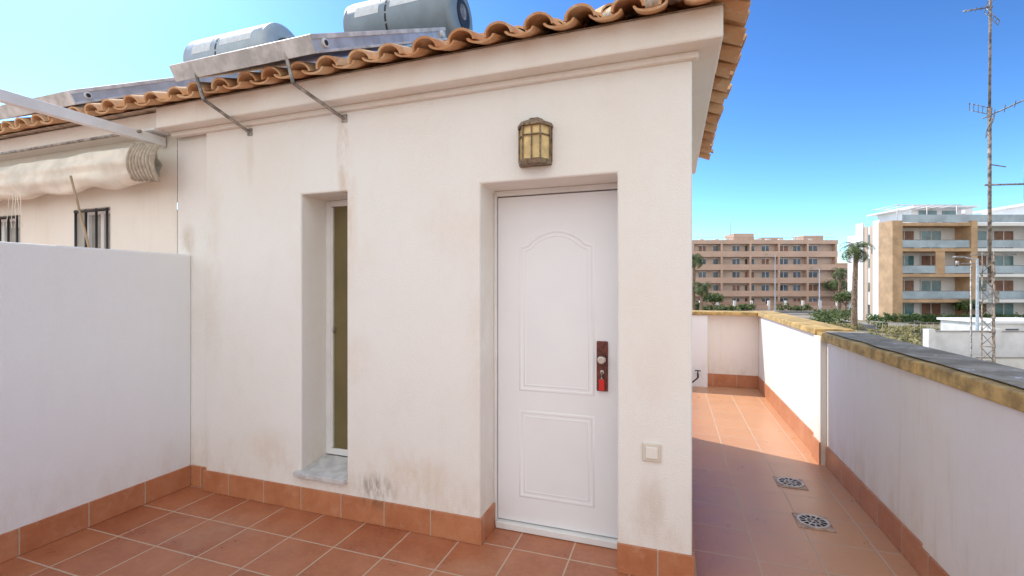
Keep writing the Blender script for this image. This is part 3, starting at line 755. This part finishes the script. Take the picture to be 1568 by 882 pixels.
def shrubmass(name,items,mat,leaf=.18,dens=120,seed=1):
    rnd=random.Random(seed); bm=bmesh.new()
    for (X,Z,rx,ry,rz) in items:
        cx,cy=Wd(X,Z); n=int(dens*max(1,rx*ry*rz)**.7)
        subs=[(rnd.uniform(-.6,.6)*rx,rnd.uniform(-.6,.6)*ry,rnd.uniform(.25,.75)*rz*1.3,rnd.uniform(.35,.6)) for _ in range(7)]
        for i in range(n):
            sx,sy,sz,sr=rnd.choice(subs)
            v=Vector((rnd.gauss(0,1),rnd.gauss(0,1),rnd.gauss(0,1))).normalized()*rnd.uniform(.6,1.0)
            c=Vector((cx+sx+v.x*rx*sr,cy+sy+v.y*ry*sr,GZ+max(.05,sz+v.z*rz*sr)))
            a=Vector((rnd.uniform(-1,1),rnd.uniform(-1,1),rnd.uniform(-1,1))).normalized(); b_=a.orthogonal().normalized(); s=leaf*rnd.uniform(.6,1.4)
            bm.faces.new([bm.verts.new(c+a*s),bm.verts.new(c+b_*s*.5),bm.verts.new(c-a*s),bm.verts.new(c-b_*s*.5)])
    return from_bm(bm,name,mat)
rnd=random.Random(5)
it=[(rnd.uniform(.66,.74)*Z,Z,rnd.uniform(.8,1.6),rnd.uniform(.8,1.6),rnd.uniform(.6,1.2)) for Z in [rnd.uniform(56,76) for _ in range(18)]]
it+=[(rnd.uniform(.64,.80)*Z,Z,rnd.uniform(.6,1.0),rnd.uniform(.6,1.0),rnd.uniform(.4,.7)) for Z in [rnd.uniform(38,52) for _ in range(8)]]
shrubmass('green_shrubs',it,M_shr,.16,160,2)
it=[(rnd.uniform(.66,.96)*Z,Z,rnd.uniform(.5,1.3),rnd.uniform(.5,1.3),rnd.uniform(.25,.6)) for Z in [rnd.uniform(33,55) for _ in range(72)]]
shrubmass('dry_shrubs',it,M_shry,.10,170,3)
it=[(45.5+i*1.0,58.5+.2*math.sin(i),.8,.6,.95) for i in range(34)]
shrubmass('hedge',it,M_hedge,.14,260,4)
it=[(rnd.uniform(.38,.66)*Z,Z,1.2,1.0,rnd.uniform(.6,1.5)) for Z in [rnd.uniform(89,91.5) for _ in range(22)]]
shrubmass('street_shrubs',it,M_shr,.2,140,5)
def tree(X,Z,h,r,seed):
    rnd=random.Random(seed); x,y=Wd(X,Z); e=empty('broadleaf_tree',(x,y,GZ))
    bm=bmesh.new(); btube(bm,(0,0,0),(0,0,h*.5),.14,.09,n=8); tips=[]
    for i in range(6):
        a=i*1.05; tpt=(math.cos(a)*r*.6,math.sin(a)*r*.6,h*.5+rnd.uniform(.3,.42)*h); btube(bm,(0,0,h*.45),tpt,.06,.02,n=6); tips.append(tpt)
    from_bm(bm,'trunk',M_trunk,e)
    bm=bmesh.new()
    for tpt in tips+[(0,0,h*.85)]:
        for i in range(170):
            v=Vector((rnd.gauss(0,1),rnd.gauss(0,1),rnd.gauss(0,.8))).normalized()*r*.5*rnd.uniform(.5,1.1); c=Vector(tpt)+v
            a=Vector((rnd.uniform(-1,1),rnd.uniform(-1,1),rnd.uniform(-1,1))).normalized(); b_=a.orthogonal().normalized(); s=.17
            bm.faces.new([bm.verts.new(c+a*s),bm.verts.new(c+b_*s*.6),bm.verts.new(c-a*s),bm.verts.new(c-b_*s*.6)])
    from_bm(bm,'crown',M_shr,e)
tree(.435*84,84,3.2,1.6,1); tree(.72*76,76,3.6,1.7,2); tree(.70*100,100,6,2.4,3); tree(.99*59,59.5,2.8,1.3,4)
# white plot walls and a low outbuilding on the right
gw=empty('white_garden_wall',(*Wd(0,0),0),YAW)
boxes('wall',[(25.2,60,28,28.25,GZ,-1.15),(22.5,60,22.5,22.7,GZ,-1.9)],M_whtg,gw)
boxes('pillars',[(25.1+i*4,25.5+i*4,27.92,28.33,GZ,-.98) for i in range(9)],M_whtg,gw)
boxes('wall_caps',[(25.15,60,27.95,28.30,-1.148,-1.09),(22.45,60,22.45,22.75,-1.898,-1.84)],M_pave,gw)
flat('patio',22.5,60,22.7,28,GZ+.012,M_pave,gw)
boxes('lot_wall',[(44,44.2,31,57,GZ,GZ+.5)],M_pave,gw)
sh=empty('white_outbuilding',(*Wd(0,0),0),YAW)
box('walls',30.5,36,29.5,33,GZ,-.75,M_whtg,sh); box('roof_slab',30.35,36.15,29.35,33.15,-.748,-.60,M_wht,sh)
boxes('openings',[(31.4,32.2,29.46,29.49,-1.9,-1.1),(33.6,34.6,29.46,29.49,-1.9,-1.1)],M_wglass,sh)
seg=[]
for i in range(26):
    seg.append(((31.5+i*.55,40.1,GZ),(31.5+i*.55,40.1,GZ+1.5),.02))
seg+=[((31.5,40.1,GZ+1.5),(45.5,40.1,GZ+1.5),.02),((31.5,40.1,GZ+.4),(45.5,40.1,GZ+.4),.02)]
fe=empty('metal_fence',(*Wd(0,0),0),YAW); tubes('fence_bars',seg,.02,M_galv,fe,n=5)
def lamp(X,Z,top,arm=1.4,base=GZ):
    e=empty('street_lamp',(*Wd(X,Z),base),YAW); h=top-base
    bm=bmesh.new(); btube(bm,(0,0,0),(0,0,h),.10,.06,n=8); btube(bm,(0,0,h-.05),(-arm,0,h+.1),.04,n=6); btube(bm,(0,0,0),(0,0,.5),.15,n=8)
    from_bm(bm,'pole',M_alu,e)
    bm=bmesh.new(); bbox(bm,-arm-.6,-arm,-.14,.14,h+.04,h+.17); from_bm(bm,'lamp_head',M_galv,e,bevel=.04)
lamp(.5676*88,88,7.8); lamp(.663*74,74,4.6,1.0); lamp(1.0035*30,30,3.4,.9)
# ---------------------------------------------------------------- antenna mast
mx,my=Wd(1.030*9,9)
an=empty('antenna_mast',(mx,my,0),.3)
M_rust=simple('mast_rusty_steel',(.32,.25,.20),.7,metal=.2,var=.35,scale=12)
seg=[]
legs=[Vector((math.cos(a)*.13,math.sin(a)*.13,0)) for a in (0.4,2.494,4.589)]
zt=2.2
for k in range(int((zt-GZ)/.28)):
    z=GZ+k*.28
    for i in range(3):
        a=legs[i]+Vector((0,0,z)); c=legs[(i+1)%3]+Vector((0,0,z+.28)); seg.append((a,c,.006)); seg.append((legs[i]+Vector((0,0,z)),legs[(i+1)%3]+Vector((0,0,z)),.006))
for l in legs: seg.append((l+Vector((0,0,GZ)),l*.75+Vector((0,0,zt)),.012))
seg.append(((0,0,zt-.6),(0,0,5.0),.030)); seg.append(((0,0,5.0),(.02,0,8.0),.022))
tubes('lattice',seg,.01,M_rust,an,n=6)
def yagi(z,az,L,el,nm,off=0,tilt=0,n=9):
    d=Vector((math.cos(az),math.sin(az),tilt)).normalized(); s=Vector((-math.sin(az),math.cos(az),0)); c=Vector((0,0,z)); u=d.cross(s).normalized(); sg=[(c-d*off,c+d*L,.013)]
    for i in range(n):
        p=c+d*(L*(i+.5)/n); h=el*(1-.4*i/n); sg.append((p-s*h,p+s*h,.007))
    for sgn in (-1,1):          # V-shaped corner reflector
        for k in range(6):
            p=c+d*(.05-.045*k)+u*sgn*(.05+.055*k); sg.append((p-s*el*1.1,p+s*el*1.1,.006))
        for q in (-1,1): sg.append((c+d*.05+u*sgn*.05+s*el*.9*q,c-d*.175+u*sgn*.325+s*el*.9*q,.007))
    tubes(nm,sg,.006,M_galv,an,n=5)
yagi(4.85,-.75,1.3,.26,'tv_antenna',.1,.38)
yagi(6.95,2.5,.38,.10,'small_tv_antenna',.05,.15,n=5)
tubes('cross_arms',[((-.1,0,3.5),(.95,-.1,3.5),.018),((.6,-.06,3.2),(.6,-.06,3.95),.014),((-.35,0,2.15),(.5,0,2.15),.014),((0,0,3.9),(.5,.2,3.9),.012)],.01,M_galv,an)
bm=bmesh.new(); bbox(bm,.02,.14,-.05,.05,1.2,1.45); from_bm(bm,'amplifier_box',M_galv,an,bevel=.01)
px_,py_=Wd(.990*8.5,8.5)
ap=empty('antenna_pole',(px_,py_,0)); tubes('pole',[((0,0,GZ),(0,0,2.0),.016),((-.22,0,1.95),(.05,0,1.95),.01),((-.2,0,1.9),(-.2,0,2.0),.03)],.016,M_galv,ap)

# ================================================================= LIGHT
EL=math.radians(46); AZ=math.atan2(-.92,.39)  # sun azimuth measured from +Y toward +X
sdir=Vector((math.sin(AZ)*math.cos(EL),math.cos(AZ)*math.cos(EL),math.sin(EL)))
sl=bpy.data.lights.new('sun','SUN'); sl.energy=4.5; sl.angle=math.radians(.5); sl.color=(1,.94,.83)
so=bpy.data.objects.new('sun',sl); so.rotation_euler=sdir.to_track_quat('Z','Y').to_euler(); so.location=sdir*30; link(so)
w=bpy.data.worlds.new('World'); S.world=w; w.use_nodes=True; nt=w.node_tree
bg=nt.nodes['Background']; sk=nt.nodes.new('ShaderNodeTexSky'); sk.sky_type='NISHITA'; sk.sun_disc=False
sk.sun_elevation=EL; sk.sun_rotation=AZ; sk.air_density=1.0; sk.dust_density=.35; sk.ozone_density=3.0
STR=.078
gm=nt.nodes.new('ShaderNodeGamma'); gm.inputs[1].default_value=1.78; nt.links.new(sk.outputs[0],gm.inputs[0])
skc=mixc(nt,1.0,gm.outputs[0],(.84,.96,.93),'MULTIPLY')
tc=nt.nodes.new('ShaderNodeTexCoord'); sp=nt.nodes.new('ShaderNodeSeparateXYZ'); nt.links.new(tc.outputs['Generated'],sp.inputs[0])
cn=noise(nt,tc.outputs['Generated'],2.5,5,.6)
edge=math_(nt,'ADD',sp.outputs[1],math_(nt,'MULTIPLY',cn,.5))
cm=ramp(nt,edge,.12,-.12)  # unseen bright clouds behind the camera, added to brighten the shaded walls
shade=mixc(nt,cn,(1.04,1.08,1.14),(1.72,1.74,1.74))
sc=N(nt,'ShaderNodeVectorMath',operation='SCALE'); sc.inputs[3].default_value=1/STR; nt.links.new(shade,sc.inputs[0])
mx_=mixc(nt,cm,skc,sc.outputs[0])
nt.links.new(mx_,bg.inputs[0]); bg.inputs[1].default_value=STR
S.view_settings.view_transform='Standard'; S.view_settings.look='None'; S.view_settings.exposure=0
cam=bpy.data.cameras.new('camera'); co=bpy.data.objects.new('camera',cam); link(co)
cam.sensor_width=36; cam.lens=36*710/1568; cam.clip_start=.05; cam.clip_end=6000
co.location=(0,0,1.5); co.rotation_euler=(math.radians(90),0,YAW)
S.camera=co
